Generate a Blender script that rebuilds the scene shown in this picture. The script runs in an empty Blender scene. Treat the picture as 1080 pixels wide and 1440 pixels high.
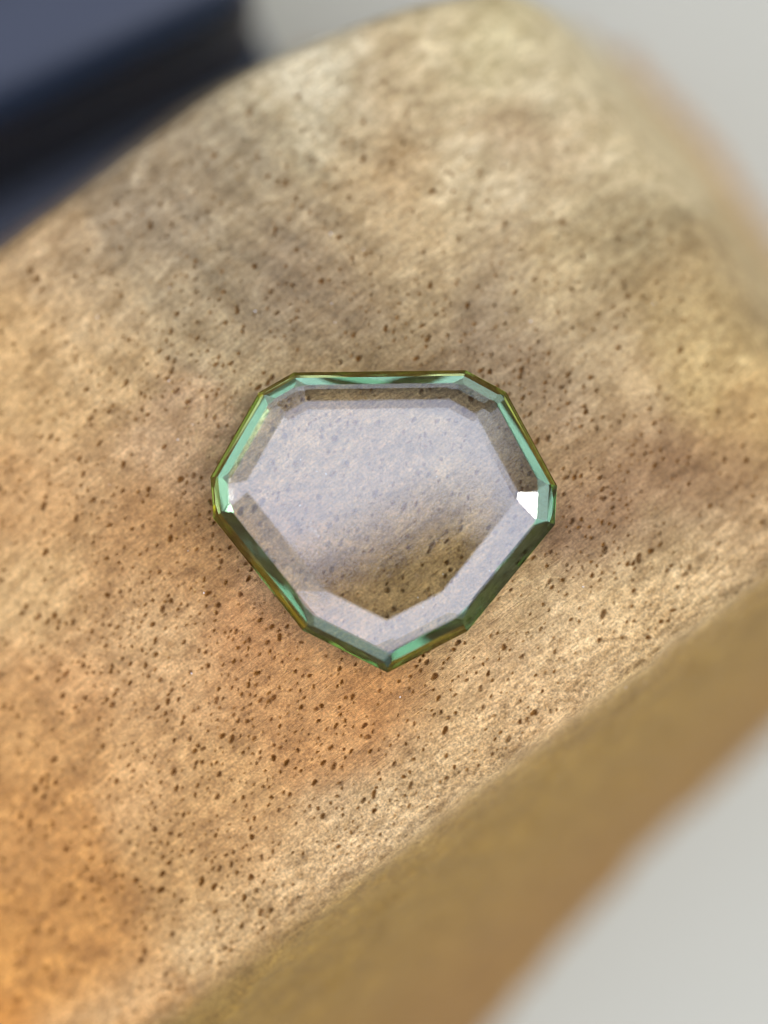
import bpy, bmesh, math, random
import numpy as np
from mathutils import Vector, Matrix

MM = 0.001
R = math.radians
scene = bpy.context.scene
col = scene.collection
rng = np.random.default_rng(7)
random.seed(7)

# ------------------------------------------------------------------ camera
TILT = R(6.0)
DIST = 90.0                                   # mm
PXMM = 34.8                                   # photograph pixels per mm at the gem
cam_d = bpy.data.cameras.new("camera")
cam = bpy.data.objects.new("camera", cam_d)
col.objects.link(cam)
cam_pos = Vector((0, -DIST * math.sin(TILT), DIST * math.cos(TILT) + 1.0))
cam.location = cam_pos * MM
cam.rotation_euler = (TILT, 0, 0)
cam_d.sensor_fit = 'HORIZONTAL'
cam_d.sensor_width = 36.0
cam_d.lens = 36.0 * DIST / (1080 / PXMM)
cam_d.clip_start = 0.002
cam_d.clip_end = 20.0
cam_d.dof.use_dof = True
cam_d.dof.focus_distance = (DIST + 0.45) * MM
cam_d.dof.aperture_fstop = cam_d.lens / 7.5
cam_d.dof.aperture_blades = 0
scene.camera = cam

# ------------------------------------------------------------------ light
SUN_EL, SUN_AZ = R(50), R(85)                 # azimuth clockwise from +Y
world = bpy.data.worlds.new("World")
scene.world = world
world.use_nodes = True
wn = world.node_tree
bg = wn.nodes["Background"]
sky = wn.nodes.new("ShaderNodeTexSky")
sky.sky_type = 'NISHITA'
sky.sun_disc = False
sky.sun_elevation = SUN_EL
sky.sun_rotation = SUN_AZ
sky.air_density = 1.0
sky.dust_density = 1.2
sky.ozone_density = 1.0
veil = wn.nodes.new("ShaderNodeMix"); veil.data_type = 'RGBA'      # thin even cloud over the blue
veil.inputs[0].default_value = 0.6
veil.inputs[7].default_value = (18.3, 18.8, 23.5, 1)
wn.links.new(sky.outputs[0], veil.inputs[6]); wn.links.new(veil.outputs[2], bg.inputs[0])
bg.inputs[1].default_value = 0.12
sun_d = bpy.data.lights.new("sun", 'SUN')
sun_d.energy = 0.8
sun_d.angle = R(11)
sun_d.color = (1.0, 0.97, 0.90)
sun = bpy.data.objects.new("sun", sun_d)
col.objects.link(sun)
sdir = Vector((math.sin(SUN_AZ) * math.cos(SUN_EL), math.cos(SUN_AZ) * math.cos(SUN_EL), math.sin(SUN_EL)))
sun.rotation_euler = sdir.to_track_quat('Z', 'Y').to_euler()
sun.location = sdir * 0.5
scene.view_settings.view_transform = 'Standard'
scene.view_settings.look = 'None'
scene.view_settings.exposure = 0.50
scene.view_settings.gamma = 1.0

scene.render.engine = 'CYCLES'
cy = scene.cycles
cy.use_denoising = True
cy.use_adaptive_sampling = False
try:
    cy.denoiser = 'OPENIMAGEDENOISE'
    cy.denoising_input_passes = 'RGB_ALBEDO_NORMAL'
    cy.denoising_prefilter = 'ACCURATE'
except Exception:
    pass
cy.filter_width = 0.95
cy.max_bounces = 24
cy.transmission_bounces = 20
cy.glossy_bounces = 12
cy.diffuse_bounces = 4
cy.caustics_reflective = True
cy.caustics_refractive = True
cy.blur_glossy = 0.2
cy.sample_clamp_indirect = 40.0

# ------------------------------------------------------------------ helpers
def unproj(px, py, h):
    """point of the plane z = h (mm) that the photograph shows at pixel px, py"""
    dx = (px - 540) / PXMM / DIST
    dy = (720 - py) / PXMM / DIST
    c, s = math.cos(TILT), math.sin(TILT)
    d = Vector((dx, dy * c + s, dy * s - c))
    t = (h - cam_pos.z) / d.z
    p = cam_pos + d * t
    return p.x, p.y

def tag(o, label=None, cat=None, group=None, kind=None):
    if label: o["label"] = label
    if cat: o["category"] = cat
    if group: o["group"] = group
    if kind: o["kind"] = kind
    return o

def link_bm(name, bm, mat, parent=None, smooth=False):
    me = bpy.data.meshes.new(name)
    bm.to_mesh(me); bm.free()
    o = bpy.data.objects.new(name, me)
    col.objects.link(o)
    if mat: me.materials.append(mat)
    if smooth:
        for p in me.polygons: p.use_smooth = True
    if parent: o.parent = parent
    return o

def new_mat(name):
    m = bpy.data.materials.new(name)
    m.use_nodes = True
    nt = m.node_tree
    return m, nt, nt.nodes["Principled BSDF"]

def srgb(c):
    c = np.asarray(c, dtype=float) / 255.0
    return np.where(c <= 0.04045, c / 12.92, ((c + 0.055) / 1.055) ** 2.4)

def vnoise(x, y, seed):
    """smooth value noise, -1..1"""
    r = np.random.default_rng(seed)
    N = 512
    g = r.random((N, N)) * 2 - 1
    xi = np.floor(x).astype(int); yi = np.floor(y).astype(int)
    fx = x - xi; fy = y - yi
    fx = fx * fx * (3 - 2 * fx); fy = fy * fy * (3 - 2 * fy)
    a = g[yi % N, xi % N]; b = g[yi % N, (xi + 1) % N]
    c = g[(yi + 1) % N, xi % N]; d = g[(yi + 1) % N, (xi + 1) % N]
    return (a * (1 - fx) + b * fx) * (1 - fy) + (c * (1 - fx) + d * fx) * fy

def fbm(x, y, seed, n=4):
    v = 0; a = 1; t = 0
    for k in range(n):
        v = v + a * vnoise(x + 17.3 * k, y - 9.1 * k, seed + k)
        t += a; a *= 0.55; x = x * 2.03; y = y * 2.03
    return v / t

def sstep(a, b, x):
    t = np.clip((x - a) / (b - a), 0, 1)
    return t * t * (3 - 2 * t)

# ------------------------------------------------------------------ tabletop
BASE_Z = -35.0
m_top, nt, bs = new_mat("pale grey tabletop")
tc = nt.nodes.new("ShaderNodeTexCoord")
nz = nt.nodes.new("ShaderNodeTexNoise"); nz.inputs["Scale"].default_value = 9.0; nz.inputs["Detail"].default_value = 5
mx = nt.nodes.new("ShaderNodeMix"); mx.data_type = 'RGBA'
mx.inputs[6].default_value = (0.345, 0.34, 0.258, 1); mx.inputs[7].default_value = (0.38, 0.375, 0.29, 1)
nt.links.new(tc.outputs["Object"], nz.inputs["Vector"])
nt.links.new(nz.outputs[0], mx.inputs[0]); nt.links.new(mx.outputs[2], bs.inputs["Base Color"])
bs.inputs["Roughness"].default_value = 0.55
bm = bmesh.new()
bmesh.ops.create_grid(bm, x_segments=8, y_segments=8, size=1.5)
o = link_bm("tabletop", bm, m_top)
o.location = (0, 0, BASE_Z * MM)
tag(o, "plain pale grey tabletop under everything", kind="structure")

# ------------------------------------------------------------------ wooden block
BANG = R(37)
cu, su = math.cos(BANG), math.sin(BANG)

def axis_coords(lo, hi, step, far_lo, far_hi):
    core = list(np.arange(lo, hi + 1e-6, step))
    out = []; s = step; x = hi
    while x < far_hi:
        s = min(s * 1.12, 1.2); x += s; out.append(x)
    left = []; s = step; x = lo
    while x > far_lo:
        s = min(s * 1.12, 1.2); x -= s; left.append(x)
    return np.array(left[::-1] + core + out)

xs = axis_coords(-16.6, 16.6, 0.046, -75, 34)
ys = axis_coords(-21.5, 19.5, 0.046, -75, 34)
X, Y = np.meshgrid(xs, ys)
U = X * cu + Y * su
V = -X * su + Y * cu

wob = 0.7 * fbm(U / 9, V / 9, 11, 3)
# gently domed upper face
ztop = -np.where(U > 0, U ** 2 / 112.0, U ** 2 / 92.0) - np.where(V > 0, V ** 2 / 190.0, V ** 2 / 170.0)
ztop += 0.05 * fbm(U / 3.5, V / 3.5, 21, 3)
rr = np.sqrt(X ** 2 + Y ** 2)
ztop -= 0.06 * sstep(7.5, 10, rr)
# rounded shoulder on the far-left side and at the end of the block
def smin(a, b, k):
    h = np.clip(0.5 + 0.5 * (b - a) / k, 0, 1)
    return b * (1 - h) + a * h - k * h * (1 - h)
rough_edge = fbm(U / 2.2, V / 2.2, 31, 4)
left_side = (18.6 - 0.016 * np.maximum(U - 4, 0) ** 2 + 0.3 * wob - V) * 3.6 - 0.010 * (U - 2) ** 2
end_side = (17.5 + 0.7 * wob - U + 0.08 * V - 0.0065 * (V - 1) ** 2) * 2.9
# lower-right flank: ridge that runs along the block
RV = -10.7 + 0.32 * rough_edge + 0.10 * fbm(U / 0.6, V / 0.6, 35, 3) - 0.25 * wob - 0.010 * (U + 4)
flank = -0.35 + (V - RV) * np.clip(3.25 + 0.05 * U, 2.2, 4.4) + 0.9 * fbm(U / 14, V / 14, 41, 3)
zz = smin(ztop, left_side, 2.6)
zz = smin(zz, end_side, 4.5)
zz = smin(zz, flank, 0.4)
ridge = np.exp(-((V - RV + 0.0) / 0.9) ** 2) + 0.8 * np.exp(-((V - RV - 1.5) / 1.5) ** 2)
# machining scratches along the block and fibrous roughness
zz += 0.0045 * vnoise(U / 1.6, V / 0.075, 51) + 0.004 * vnoise(U / 0.7, V / 0.11, 52)
zz += 0.009 * fbm(U / 0.35, V / 0.22, 53, 3)
zz += ridge * (0.11 * fbm(U / 0.5, V / 0.30, 54, 4) + 0.06 * vnoise(U / 0.17, V / 0.13, 55))

# pores
pore = np.zeros_like(zz)
pit = np.zeros_like(zz)
def place_pore(px, py, ra, rb, ang, depth, dark):
    m = max(ra, rb) * 1.7
    i0, i1 = np.searchsorted(xs, px - m), np.searchsorted(xs, px + m)
    j0, j1 = np.searchsorted(ys, py - m), np.searchsorted(ys, py + m)
    if i1 - i0 < 3 or j1 - j0 < 3: return
    sx = X[j0:j1, i0:i1] - px; sy = Y[j0:j1, i0:i1] - py
    a = sx * math.cos(ang) + sy * math.sin(ang)
    b = -sx * math.sin(ang) + sy * math.cos(ang)
    th = np.arctan2(b, a)
    k1, k2 = random.uniform(0, 6), random.uniform(0, 6)
    rad = np.sqrt((a / ra) ** 2 + (b / rb) ** 2) / (1 + 0.14 * np.sin(2 * th + k1) + 0.10 * np.sin(3 * th + k2))
    prof = 1 - sstep(0.68, 1.08, rad)
    lip = np.exp(-((rad - 1.3) / 0.22) ** 2)
    pit[j0:j1, i0:i1] = np.minimum(pit[j0:j1, i0:i1], -depth * prof + 0.03 * lip * (prof < 0.02))
    pore[j0:j1, i0:i1] = np.maximum(pore[j0:j1, i0:i1], prof * dark)

cells = {}
def far_enough(x, y, d):
    c = (int(x / 0.6), int(y / 0.6))
    for i in (-1, 0, 1):
        for j in (-1, 0, 1):
            for q in cells.get((c[0] + i, c[1] + j), ()):
                if (q[0] - x) ** 2 + (q[1] - y) ** 2 < d * d: return False
    cells.setdefault(c, []).append((x, y))
    return True
n_pore = 0
for _ in range(13000):
    x = random.uniform(-17, 17); y = random.uniform(-21, 19)
    u = x * cu + y * su; v = -x * su + y * cu
    if v < -10.6 or v > 17.5 or u > 17: continue
    clump = float(fbm(np.array([x / 3.0]), np.array([y / 3.0]), 61, 3)[0])
    dens = 0.62 + 0.9 * clump
    if math.hypot(x, y) < 9.5: dens += 0.18
    if v > 6: dens *= 0.85 if u < 3 else 0.6
    if u > 9: dens *= 0.55
    if v < -8: dens *= 0.55
    if random.random() > dens: continue
    size = min(0.11, 0.043 * math.exp(random.gauss(0.10, 0.38)))
    if not far_enough(x, y, 0.155 + size): continue
    el = random.uniform(1.1, 1.9)
    place_pore(x, y, size * el, size, random.gauss(R(60), R(18)), min(0.28, size * 2.2), random.choice((0.3, 0.5, 0.8, 1.0, 1.0)))
    n_pore += 1
zz += pit
zz = np.maximum(zz, BASE_Z - 0.02)

nx, ny = len(xs), len(ys)
nv = nx * ny
co = np.stack([X, Y, zz], axis=-1).reshape(-1, 3) * MM
idx = np.arange(nv).reshape(ny, nx)
# drop quads lying flat on the tabletop
q = np.stack([idx[:-1, :-1], idx[:-1, 1:], idx[1:, 1:], idx[1:, :-1]], axis=-1).reshape(-1, 4)
zf = zz.reshape(-1)
q = q[(zf[q] > BASE_Z).any(axis=1)]
used = np.zeros(nv, bool); used[q.reshape(-1)] = True
remap = np.cumsum(used) - 1
q = remap[q]; co = co[used]

# natural colour of the wood: stains and patches placed where the wood has them
stains = [(30,480,205,165,115),(30,700,198,152,102),(100,950,192,143,93),(50,1150,192,137,78),(20,1380,203,142,74),
 (-60,1500,203,134,60),(150,1400,190,133,70),(300,1300,197,157,107),(300,1100,192,148,97),(450,1030,184,134,83),(200,900,207,168,122),
 (350,1200,188,142,92),(480,1180,192,158,117),(620,1080,188,153,108),(700,960,190,154,112),(560,1000,174,120,68),
 (800,880,194,163,122),(900,820,200,168,122),(950,760,188,162,122),(850,745,135,104,78),(980,640,142,107,75),
 (900,560,188,158,118),(830,470,183,158,122),(1000,500,192,162,112),(1060,600,188,153,103),(700,480,154,132,105),
 (690,400,132,113,92),(560,460,166,142,107),(600,540,155,126,94),(450,470,172,147,112),(300,470,188,163,127),
 (150,500,203,168,122),(200,400,183,158,122),(100,380,192,158,117),(300,330,173,152,122),(200,290,160,140,115),
 (250,220,165,145,117),(340,190,163,147,122),(430,110,224,210,182),(500,220,188,168,133),(450,330,150,125,95),
 (370,400,148,128,100),(530,240,188,148,102),(600,300,197,168,127),(560,120,188,163,127),(620,70,203,183,147),
 (700,60,198,182,142),(720,150,168,138,103),(800,200,198,175,140),(700,250,204,184,152),(870,280,158,138,103),
 (960,400,162,135,95),(1000,440,188,162,116),(800,330,192,167,127),(760,400,188,162,122),(240,600,188,153,117),
 (230,750,172,128,82),(330,900,178,128,82),(450,620,190,155,115),(520,750,190,150,108),(600,800,190,152,106),
 (650,650,180,150,115),(740,640,165,130,92),(420,780,182,140,100),(520,680,185,152,118),(1080,350,182,158,118),(900,200,200,180,144),
 (760,560,156,130,100),(730,520,156,131,103),(640,490,142,118,92),(260,260,165,142,112),(150,350,165,142,112),(230,310,150,130,105),
 (420,390,140,118,95),(480,430,142,120,95),(900,650,150,115,80),(1040,680,140,105,70),(1000,720,160,130,95),(870,620,165,135,100),
 (920,700,145,110,78),(1060,420,150,125,85),(900,330,150,130,95),(640,230,215,195,160),(760,80,204,187,154),(500,300,195,172,135),
 (400,300,180,158,125),(700,350,175,150,118),(600,400,180,155,118),(540,360,175,148,112),(650,300,198,172,132),(450,180,190,172,140),
 (380,130,185,165,132),(120,440,205,172,130),(50,560,205,165,115),(130,640,195,155,110),(180,830,185,140,92),(60,830,205,165,115),
 (60,1050,195,145,90),(180,1080,200,155,105),(250,1250,190,145,92),(260,980,195,150,102),(380,980,178,130,82),(640,1000,180,145,100),
 (560,1130,195,165,125),(400,1230,190,155,110),(100,1300,185,130,70)]
cv = np.array([srgb(s[2:]) for s in stains])
cp = np.array([unproj(s[0], s[1], 0.0) for s in stains])
Xs = X.reshape(-1)[used]; Ys = Y.reshape(-1)[used]
Us = U.reshape(-1)[used]; Vs = V.reshape(-1)[used]
wx = Xs + 1.1 * fbm(Xs / 2.6, Ys / 2.6, 71, 3); wy = Ys + 1.1 * fbm(Xs / 2.6, Ys / 2.6, 81, 3)
W = np.zeros(len(Xs)) + 1e-9
C = np.zeros((len(Xs), 3)) + 1e-9 * srgb((190, 150, 105))
for p, c in zip(cp, cv):
    w = np.exp(-((wx - p[0]) ** 2 + (wy - p[1]) ** 2) / (2 * 1.35 ** 2))
    W += w; C += w[:, None] * c
C /= W[:, None]
# faint curved growth bands, strongest on the upper left of the face
rcx, rcy = unproj(700, -100, 0.0)
rdist = np.sqrt((wx * 0.5 + Xs * 0.5 - rcx) ** 2 + (wy * 0.5 + Ys * 0.5 - rcy) ** 2)
gx, gy = unproj(340, 380, 0.0)
rmask = 0.25 + 0.75 * np.exp(-((Xs - gx) ** 2 + (Ys - gy) ** 2) / (2 * 6.0 ** 2))
band = np.clip(np.sin(2 * np.pi * rdist / 1.7 + 1.6 * fbm(Xs / 4, Ys / 4, 91, 2)) + 0.45 * np.sin(2 * np.pi * rdist / 0.63 + 2.0), -1, 1)
ring = 1 - 0.24 * rmask * (0.5 + 0.5 * band) * (0.6 + 0.6 * np.clip(fbm(Xs / 2.0, Ys / 2.0, 95, 2) + 0.4, 0, 1))
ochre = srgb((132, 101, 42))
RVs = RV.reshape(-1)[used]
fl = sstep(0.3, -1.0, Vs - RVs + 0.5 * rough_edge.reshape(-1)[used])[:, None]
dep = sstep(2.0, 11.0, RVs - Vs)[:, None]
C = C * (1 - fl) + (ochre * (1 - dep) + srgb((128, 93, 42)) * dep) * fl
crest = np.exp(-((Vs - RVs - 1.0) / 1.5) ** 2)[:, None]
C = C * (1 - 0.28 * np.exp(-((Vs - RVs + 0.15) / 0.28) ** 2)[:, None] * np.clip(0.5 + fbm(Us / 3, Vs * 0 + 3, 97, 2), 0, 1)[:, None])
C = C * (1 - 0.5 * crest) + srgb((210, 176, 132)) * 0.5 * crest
lum = C.mean(1, keepdims=True); C = lum + (C - lum) * 1.03
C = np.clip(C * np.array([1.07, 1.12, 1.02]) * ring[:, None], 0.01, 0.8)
me = bpy.data.meshes.new("wooden_block")
me.vertices.add(len(co)); me.vertices.foreach_set("co", co.astype(np.float32).ravel())
me.loops.add(q.size); me.loops.foreach_set("vertex_index", q.astype(np.int32).ravel())
me.polygons.add(len(q))
me.polygons.foreach_set("loop_start", np.arange(0, q.size, 4, dtype=np.int32))
me.polygons.foreach_set("use_smooth", np.ones(len(q), bool))
me.update(calc_edges=True)
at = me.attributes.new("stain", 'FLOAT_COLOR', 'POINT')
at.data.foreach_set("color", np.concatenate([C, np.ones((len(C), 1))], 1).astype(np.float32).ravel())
at = me.attributes.new("pore", 'FLOAT', 'POINT')
at.data.foreach_set("value", pore.reshape(-1)[used].astype(np.float32))
at = me.attributes.new("flank", 'FLOAT', 'POINT')
at.data.foreach_set("value", fl[:, 0].astype(np.float32))
wood = bpy.data.objects.new("wooden_block", me)
col.objects.link(wood)
tag(wood, "tan porous wooden block with a domed top that carries the green gemstone", "wooden block")

at = me.attributes.new("crest", 'FLOAT', 'POINT')
at.data.foreach_set("value", crest[:, 0].astype(np.float32))
m_wood, nt, bs = new_mat("porous wood")
N = nt.nodes.new; L = nt.links.new
def noise(vec, scale, detail=4, rough=0.6, dist=0.0):
    n = N("ShaderNodeTexNoise"); n.inputs["Scale"].default_value = scale
    n.inputs["Detail"].default_value = detail; n.inputs["Roughness"].default_value = rough
    n.inputs["Distortion"].default_value = dist
    L(vec, n.inputs["Vector"]); return n.outputs[0]
def maprange(v, a, b, c, d):
    n = N("ShaderNodeMapRange"); n.inputs[1].default_value = a; n.inputs[2].default_value = b
    n.inputs[3].default_value = c; n.inputs[4].default_value = d; L(v, n.inputs[0]); return n.outputs[0]
def mixc(f, a, b, mode='MIX'):
    n = N("ShaderNodeMix"); n.data_type = 'RGBA'; n.blend_type = mode
    for i, s in ((0, f), (6, a), (7, b)):
        if isinstance(s, (int, float)): n.inputs[i].default_value = s
        elif isinstance(s, tuple): n.inputs[i].default_value = s
        else: L(s, n.inputs[i])
    return n.outputs[2]
def math_n(op, a, b):
    n = N("ShaderNodeMath"); n.operation = op
    for i, s in enumerate((a, b)):
        if isinstance(s, (int, float)): n.inputs[i].default_value = s
        else: L(s, n.inputs[i])
    return n.outputs[0]
tc = N("ShaderNodeTexCoord")
mp = N("ShaderNodeMapping"); mp.vector_type = 'TEXTURE'
mp.inputs["Rotation"].default_value = (0, 0, BANG); mp.inputs["Scale"].default_value = (MM, MM, MM)
L(tc.outputs["Object"], mp.inputs[0]); P = mp.outputs[0]
mp2 = N("ShaderNodeMapping"); mp2.inputs["Scale"].default_value = (0.45, 9.0, 1.0)
L(P, mp2.inputs[0]); PS = mp2.outputs[0]
mp3 = N("ShaderNodeMapping"); mp3.inputs["Scale"].default_value = (0.55, 1.0, 1.0)
L(P, mp3.inputs[0]); PE = mp3.outputs[0]
a1 = N("ShaderNodeAttribute"); a1.attribute_name = "stain"
a2 = N("ShaderNodeAttribute"); a2.attribute_name = "pore"
a3 = N("ShaderNodeAttribute"); a3.attribute_name = "flank"
calm = maprange(a3.outputs["Fac"], 0, 1, 1, 0.75)
c0 = a1.outputs["Color"]
mott = maprange(noise(PE, 0.95, 5, 0.62, 0.6), 0.33, 0.67, 0, 1)
lightp = mixc(1.0, c0, (1.22, 1.24, 1.27, 1), 'MULTIPLY')
darkp = mixc(1.0, c0, (0.74, 0.70, 0.62, 1), 'MULTIPLY')
c1 = mixc(mott, darkp, lightp)
c1 = mixc(calm, c0, c1)
mid = maprange(noise(PE, 3.4, 4, 0.6, 0.3), 0.3, 0.7, 0, 1)
c2 = mixc(mid, mixc(1.0, c1, (0.78, 0.71, 0.61, 1), 'MULTIPLY'), mixc(1.0, c1, (1.20, 1.21, 1.20, 1), 'MULTIPLY'))
c2 = mixc(calm, c1, c2)
stk = maprange(noise(PS, 1.3, 3, 0.6), 0.3, 0.7, 0.83, 1.15)
cs = N("ShaderNodeCombineColor"); [L(stk, cs.inputs[i]) for i in range(3)]
c3 = mixc(1.0, c2, cs.outputs[0], 'MULTIPLY')
c3 = mixc(calm, c2, c3)
a4 = N("ShaderNodeAttribute"); a4.attribute_name = "crest"
fn = maprange(noise(P, 9.0, 3, 0.7), 0.32, 0.68, -1, 1)
fine = math_n('ADD', 1.0, math_n('MULTIPLY', fn, maprange(a4.outputs["Fac"], 0, 1, 0.36, 0.48)))
cf = N("ShaderNodeCombineColor"); [L(fine, cf.inputs[i]) for i in range(3)]
c4 = mixc(1.0, c3, cf.outputs[0], 'MULTIPLY')
# golden-brown tone inside the pores
c5 = mixc(math_n('MULTIPLY', a2.outputs["Fac"], 0.75), c4, (0.36, 0.155, 0.014, 1))
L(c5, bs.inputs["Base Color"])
bs.inputs["Roughness"].default_value = 0.62
bs.inputs["Specular IOR Level"].default_value = 0.35
bmp = N("ShaderNodeBump"); bmp.inputs["Strength"].default_value = 1.0; bmp.inputs["Distance"].default_value = 0.00011
h = math_n('ADD', noise(P, 14.0, 4, 0.7), math_n('MULTIPLY', noise(PS, 2.2, 2, 0.5), 0.7))
L(h, bmp.inputs["Height"]); L(bmp.outputs[0], bs.inputs["Normal"])
me.materials.append(m_wood)

# ------------------------------------------------------------------ gemstone
GH, Z1, TH = 0.62, 1.35, 2.30        # heights above the gem's base (mm): girdle, crown step, table
GZ = 0.05
outline = [(413,524),(655,521),(712,552),(783,683),(780,738),(657,888),(545,946),(425,886),(300,729),(296,671),(364,552)]
OP = [Vector((*unproj(x, y, GH + GZ), GH)) for x, y in outline]
#            top   ur    r     rs    lr    br    bl    ll    ls    l     ul
out_in =   [0.34, 0.36, 0.30, 0.36, 0.32, 0.30, 0.32, 0.34, 0.36, 0.34, 0.36]
mid_in =   [0.74, 0.76, 0.70, 0.86, 0.62, 0.66, 0.70, 0.76, 0.78, 0.74, 0.76]
tab_in =   [1.44, 1.62, 1.70, 1.63, 1.76, 1.80, 1.78, 1.72, 1.55, 1.55, 1.52]
pav_in =   [0.95, 0.90, 0.95, 0.85, 0.95, 0.90, 0.90, 0.95, 0.85, 0.95, 0.90]
pav_mid =  [0.40, 0.36, 0.40, 0.34, 0.42, 0.38, 0.36, 0.40, 0.34, 0.40, 0.36]
z_var = [0, 0.03, -0.03, 0.03, 0.03, -0.03, 0.03, -0.03, 0.03, -0.03, 0.03]
p_var = [0.03, -0.05, 0.04, 0.0, -0.04, 0.05, -0.03, 0.05, -0.05, 0.0, 0.04]
in_tilt = [21, 22, 20, 18.5, 14, 19, 26, 15, 18, 22, 22]     # slope of each inner crown facet, degrees
bm = bmesh.new()
bmesh.ops.create_cube(bm, size=40)
def clip(pt, nrm):
    geom = bm.verts[:] + bm.edges[:] + bm.faces[:]
    r = bmesh.ops.bisect_plane(bm, geom=geom, dist=1e-6, plane_co=pt, plane_no=nrm, clear_outer=True)
    ed = [e for e in r["geom_cut"] if isinstance(e, bmesh.types.BMEdge)]
    if ed: bmesh.ops.holes_fill(bm, edges=[e for e in bm.edges if e.is_boundary], sides=0)
clip(Vector((0, 0, TH)), Vector((0, 0, 1)))
clip(Vector((0, 0, 0)), Vector((0, 0, -1)))
n = len(OP)
for i in range(n):
    a, b = OP[i], OP[(i + 1) % n]
    t = (b - a).normalized()
    out = Vector((-t.y, t.x, 0))
    if out.dot((a + b) / 2) < 0: out = -out
    zm = TH - (tab_in[i] - mid_in[i]) * math.tan(R(in_tilt[i]))
    GT = 0.10                                     # girdle thickness
    clip(a, out)
    def step(p_in0, z0, p_in1, z1):
        A = Vector((a.x, a.y, 0)) - out * p_in0; A.z = z0
        d = -out * (p_in1 - p_in0); d.z = z1 - z0
        nn = t.cross(d).normalized()
        if nn.dot(out) < 0: nn = -nn
        clip(A, nn)
    z1 = Z1 + z_var[i]
    step(0, GH + GT / 2, out_in[i], z1)
    step(out_in[i], z1, mid_in[i], zm)
    step(mid_in[i], zm, tab_in[i], TH)
    step(0, GH - GT / 2, pav_mid[i], (GH * 0.48 + p_var[i]))
    step(pav_mid[i], (GH * 0.48 + p_var[i]), pav_in[i], 0)
# small corner facets between neighbouring crown steps
for i, (cut, tl, zc) in enumerate([(0.05, 52, 1.75), (0.045, 50, 1.7), (0.04, 56, 1.5), (0.05, 49, 1.7), (0.04, 54, 1.6), (0.05, 52, 1.7),
                                   (0.06, 55, 1.6), (0.045, 50, 1.7), (0.05, 53, 1.65), (0.05, 49, 1.7), (0.045, 54, 1.75)]):
    def outn(k):
        a, b = OP[k % n], OP[(k + 1) % n]; t = (b - a).normalized(); o_ = Vector((-t.y, t.x, 0))
        return o_ if o_.dot((a + b) / 2) > 0 else -o_
    bis = (outn(i - 1) + outn(i)).normalized()
    nn = bis * math.sin(R(tl)) + Vector((0, 0, math.cos(R(tl))))
    best = max((v.co for v in bm.verts if v.co.z > GH), key=lambda c: c.dot(nn))
    clip(best - nn * cut, nn)
bmesh.ops.remove_doubles(bm, verts=bm.verts, dist=1e-5)
bmesh.ops.recalc_face_normals(bm, faces=bm.faces)
for v in bm.verts: v.co *= MM
# rim facets tinted teal and olive to imitate long light paths and gold flashes
def gem_mat(name, tint):
    m, nt, bs = new_mat(name)
    nt.nodes.remove(bs)
    gl = nt.nodes.new("ShaderNodeBsdfGlass")
    gl.inputs["Color"].default_value = (*tint, 1); gl.inputs["Roughness"].default_value = 0.0
    gl.inputs["IOR"].default_value = 2.02
    va = nt.nodes.new("ShaderNodeVolumeAbsorption")
    va.inputs["Color"].default_value = (0.42, 0.62, 0.46, 1); va.inputs["Density"].default_value = 95
    om = nt.nodes["Material Output"]
    nt.links.new(gl.outputs[0], om.inputs["Surface"]); nt.links.new(va.outputs[0], om.inputs["Volume"])
    return m
gem = link_bm("gemstone", bm, gem_mat("pale green crystal", (1, 1, 1)))
gem.data.materials.append(gem_mat("teal rim tint", (0.56, 0.77, 0.62)))
gem.data.materials.append(gem_mat("olive rim tint", (0.90, 0.84, 0.40)))
for p in gem.data.polygons:
    nz_, c = p.normal.z, p.center / MM
    if nz_ > 0.8 or nz_ < -0.95: continue
    if nz_ > 0.05: p.material_index = 2 if (c.z < 1.3 and (c.y > 1.5 or (c.x > 0) == (c.y < -3))) else 1
    else: p.material_index = 2 if (c.y > 3.0 or (c.x > 3 and c.y < -1) or p.index % 3 == 0) else 1
gem.location = (0, 0, GZ * MM)
tag(gem, "thin flat-topped transparent green gemstone with eleven sides lying on the porous wood", "gemstone")

# ------------------------------------------------------------------ navy case behind the block
m_navy, nt, bs = new_mat("navy plastic")
bs.inputs["Base Color"].default_value = (0.006, 0.014, 0.030, 1)
bs.inputs["Roughness"].default_value = 0.32
m_navy2, nt, bs = new_mat("black seam rubber")
bs.inputs["Base Color"].default_value = (0.007, 0.010, 0.018, 1)
bs.inputs["Roughness"].default_value = 0.6
case = bpy.data.objects.new("storage_case", None)
col.objects.link(case)
def rbox(name, sx, sy, sz, loc, mat, bev, parent):
    bm = bmesh.new(); bmesh.ops.create_cube(bm, size=1)
    for v in bm.verts: v.co = Vector((v.co.x * sx, v.co.y * sy, v.co.z * sz)) * MM
    bmesh.ops.bevel(bm, geom=bm.edges[:], offset=bev * MM, segments=4, profile=0.5, affect='EDGES')
    o = link_bm(name, bm, mat, parent, smooth=True)
    o.location = Vector(loc) * MM
    return o
rbox("base", 92, 66, 7, (-46, 27, 3.5), m_navy, 1.5, case)
rbox("seal", 88, 55.5, 3.4, (-45, 30.2, 8.7), m_navy2, 0.5, case)
rbox("lid", 90, 56, 8, (-45, 30.5, 14.4), m_navy, 2.2, case)
ca = unproj(412, 100, BASE_Z + 12)
case.location = Vector((ca[0], ca[1], BASE_Z)) * MM
case.rotation_euler = (0, 0, R(27))
rbox("lid_dark_block", 88, 36, 5, (-46, 27.5, 20.0), m_navy2, 1.5, case)  # added dark block: darkens the back of the lid, leaving a sheen-like strip
tag(case, "dark navy glossy case with a black seam on the tabletop behind the wooden block", "case")

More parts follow.
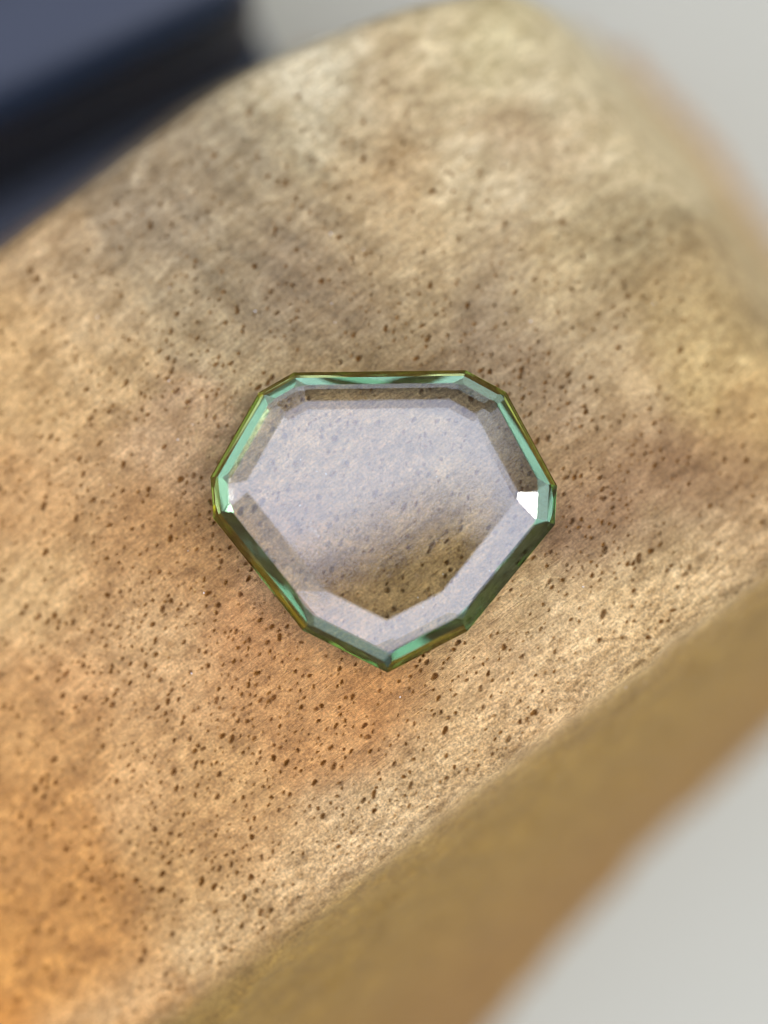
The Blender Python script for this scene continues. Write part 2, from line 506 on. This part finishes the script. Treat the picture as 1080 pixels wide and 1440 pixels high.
# ------------------------------------------------------------------ unseen phone at the camera, added as a dark shape for the gem to mirror
m_ph, nt, bs = new_mat("black phone glass")
bs.inputs["Base Color"].default_value = (0.012, 0.012, 0.014, 1)
bs.inputs["Roughness"].default_value = 0.25
phone = bpy.data.objects.new("phone", None)
col.objects.link(phone)
rbox("body", 150, 66, 8, (-75 + 17, -33 + 17, 8.0), m_ph, 2.5, phone)
phone.rotation_euler = (Matrix.Rotation(TILT, 3, 'X') @ Matrix.Rotation(R(25), 3, 'Z')).to_euler()
phone.location = cam_pos * MM
tag(phone, "black phone added out of frame above the gemstone to darken the reflection in its flat top", "phone")

# ------------------------------------------------------------------ unseen dark screen, added so the upper facets mirror something dark
m_bd, nt, bs = new_mat("added dark board")
bs.inputs["Base Color"].default_value = (0.03, 0.024, 0.018, 1)
bs.inputs["Roughness"].default_value = 0.8
screen = bpy.data.objects.new("added_dark_screen", None)
col.objects.link(screen)
screen.location = (-0.35, 0.74, BASE_Z * MM)
def leaf(w, rot, sgn):
    bm = bmesh.new(); bmesh.ops.create_cube(bm, size=1)
    for v in bm.verts: v.co = Vector(((v.co.x + 0.5 * sgn) * w, v.co.y * 0.03, (v.co.z + 0.5) * 0.72))
    bmesh.ops.bevel(bm, geom=bm.edges[:], offset=0.004, segments=2, profile=0.5, affect='EDGES')
    o = link_bm("panel", bm, m_bd, screen)
    o.rotation_euler = (0, 0, rot); o.location = (0.02 * sgn, 0, 0)
leaf(1.4, R(-22), 1)
leaf(0.70, R(50), -1)
tag(screen, "dark two-leaf screen added out of frame behind the block to darken reflections in the gem", "screen")

# ------------------------------------------------------------------ lint and dust
m_lint, nt, bs = new_mat("white lint")
bs.inputs["Base Color"].default_value = (0.8, 0.8, 0.78, 1); bs.inputs["Roughness"].default_value = 0.7
def fibre(pts, r, label):
    bm = bmesh.new(); rings = []
    pts = [Vector(p) for p in pts]
    for i, p in enumerate(pts):
        t = (pts[min(i + 1, len(pts) - 1)] - pts[max(i - 1, 0)]).normalized()
        a = t.orthogonal().normalized(); b = t.cross(a)
        rr_ = r * (0.35 if i in (0, len(pts) - 1) else 1)
        rings.append([bm.verts.new((p + (a * math.cos(k * math.pi / 3) + b * math.sin(k * math.pi / 3)) * rr_) * MM) for k in range(6)])
    for A, B in zip(rings, rings[1:]):
        for k in range(6): bm.faces.new((A[k], A[(k + 1) % 6], B[(k + 1) % 6], B[k]))
    bm.faces.new(rings[0][::-1]); bm.faces.new(rings[-1])
    o = link_bm("lint_fibre", bm, m_lint, smooth=True)
    tag(o, label, "lint")
gz = TH + GZ + 0.012
def on(px, py, h):
    x, y = unproj(px, py, h); return (x, y, h)
fibre([on(435, 742, gz), on(439, 745, gz + .02), on(444, 749, gz + .02), on(449, 756, gz)], 0.018, "tiny white lint fibre lying on the flat top of the gemstone")
def wood_z(x, y):
    return float(zz[np.searchsorted(ys, y), np.searchsorted(xs, x)])
bm = bmesh.new()
for k in range(70):
    if k < 34:
        a = random.uniform(0, 6.283); q_ = random.random() ** 0.5 * 4.6
        p = Vector((q_ * math.cos(a) - 0.1, q_ * 0.72 * math.sin(a) + 0.4, gz)); r = random.uniform(0.006, 0.016)
    else:
        x, y = random.uniform(-12, 12), random.uniform(-9, 12); p = Vector((x, y, wood_z(x, y) + 0.01)); r = random.uniform(0.012, 0.03)
    mtx = Matrix.Translation(p * MM) @ Matrix.Rotation(random.uniform(0, 6), 4, 'Z') @ Matrix.Diagonal((r * MM * random.uniform(1, 2.2), r * MM, r * MM * 0.7, 1))
    bmesh.ops.create_icosphere(bm, subdivisions=1, radius=1.0, matrix=mtx)
o = link_bm("dust", bm, m_lint)
tag(o, "fine pale dust specks scattered over the gemstone and the wood", "dust", kind="stuff")
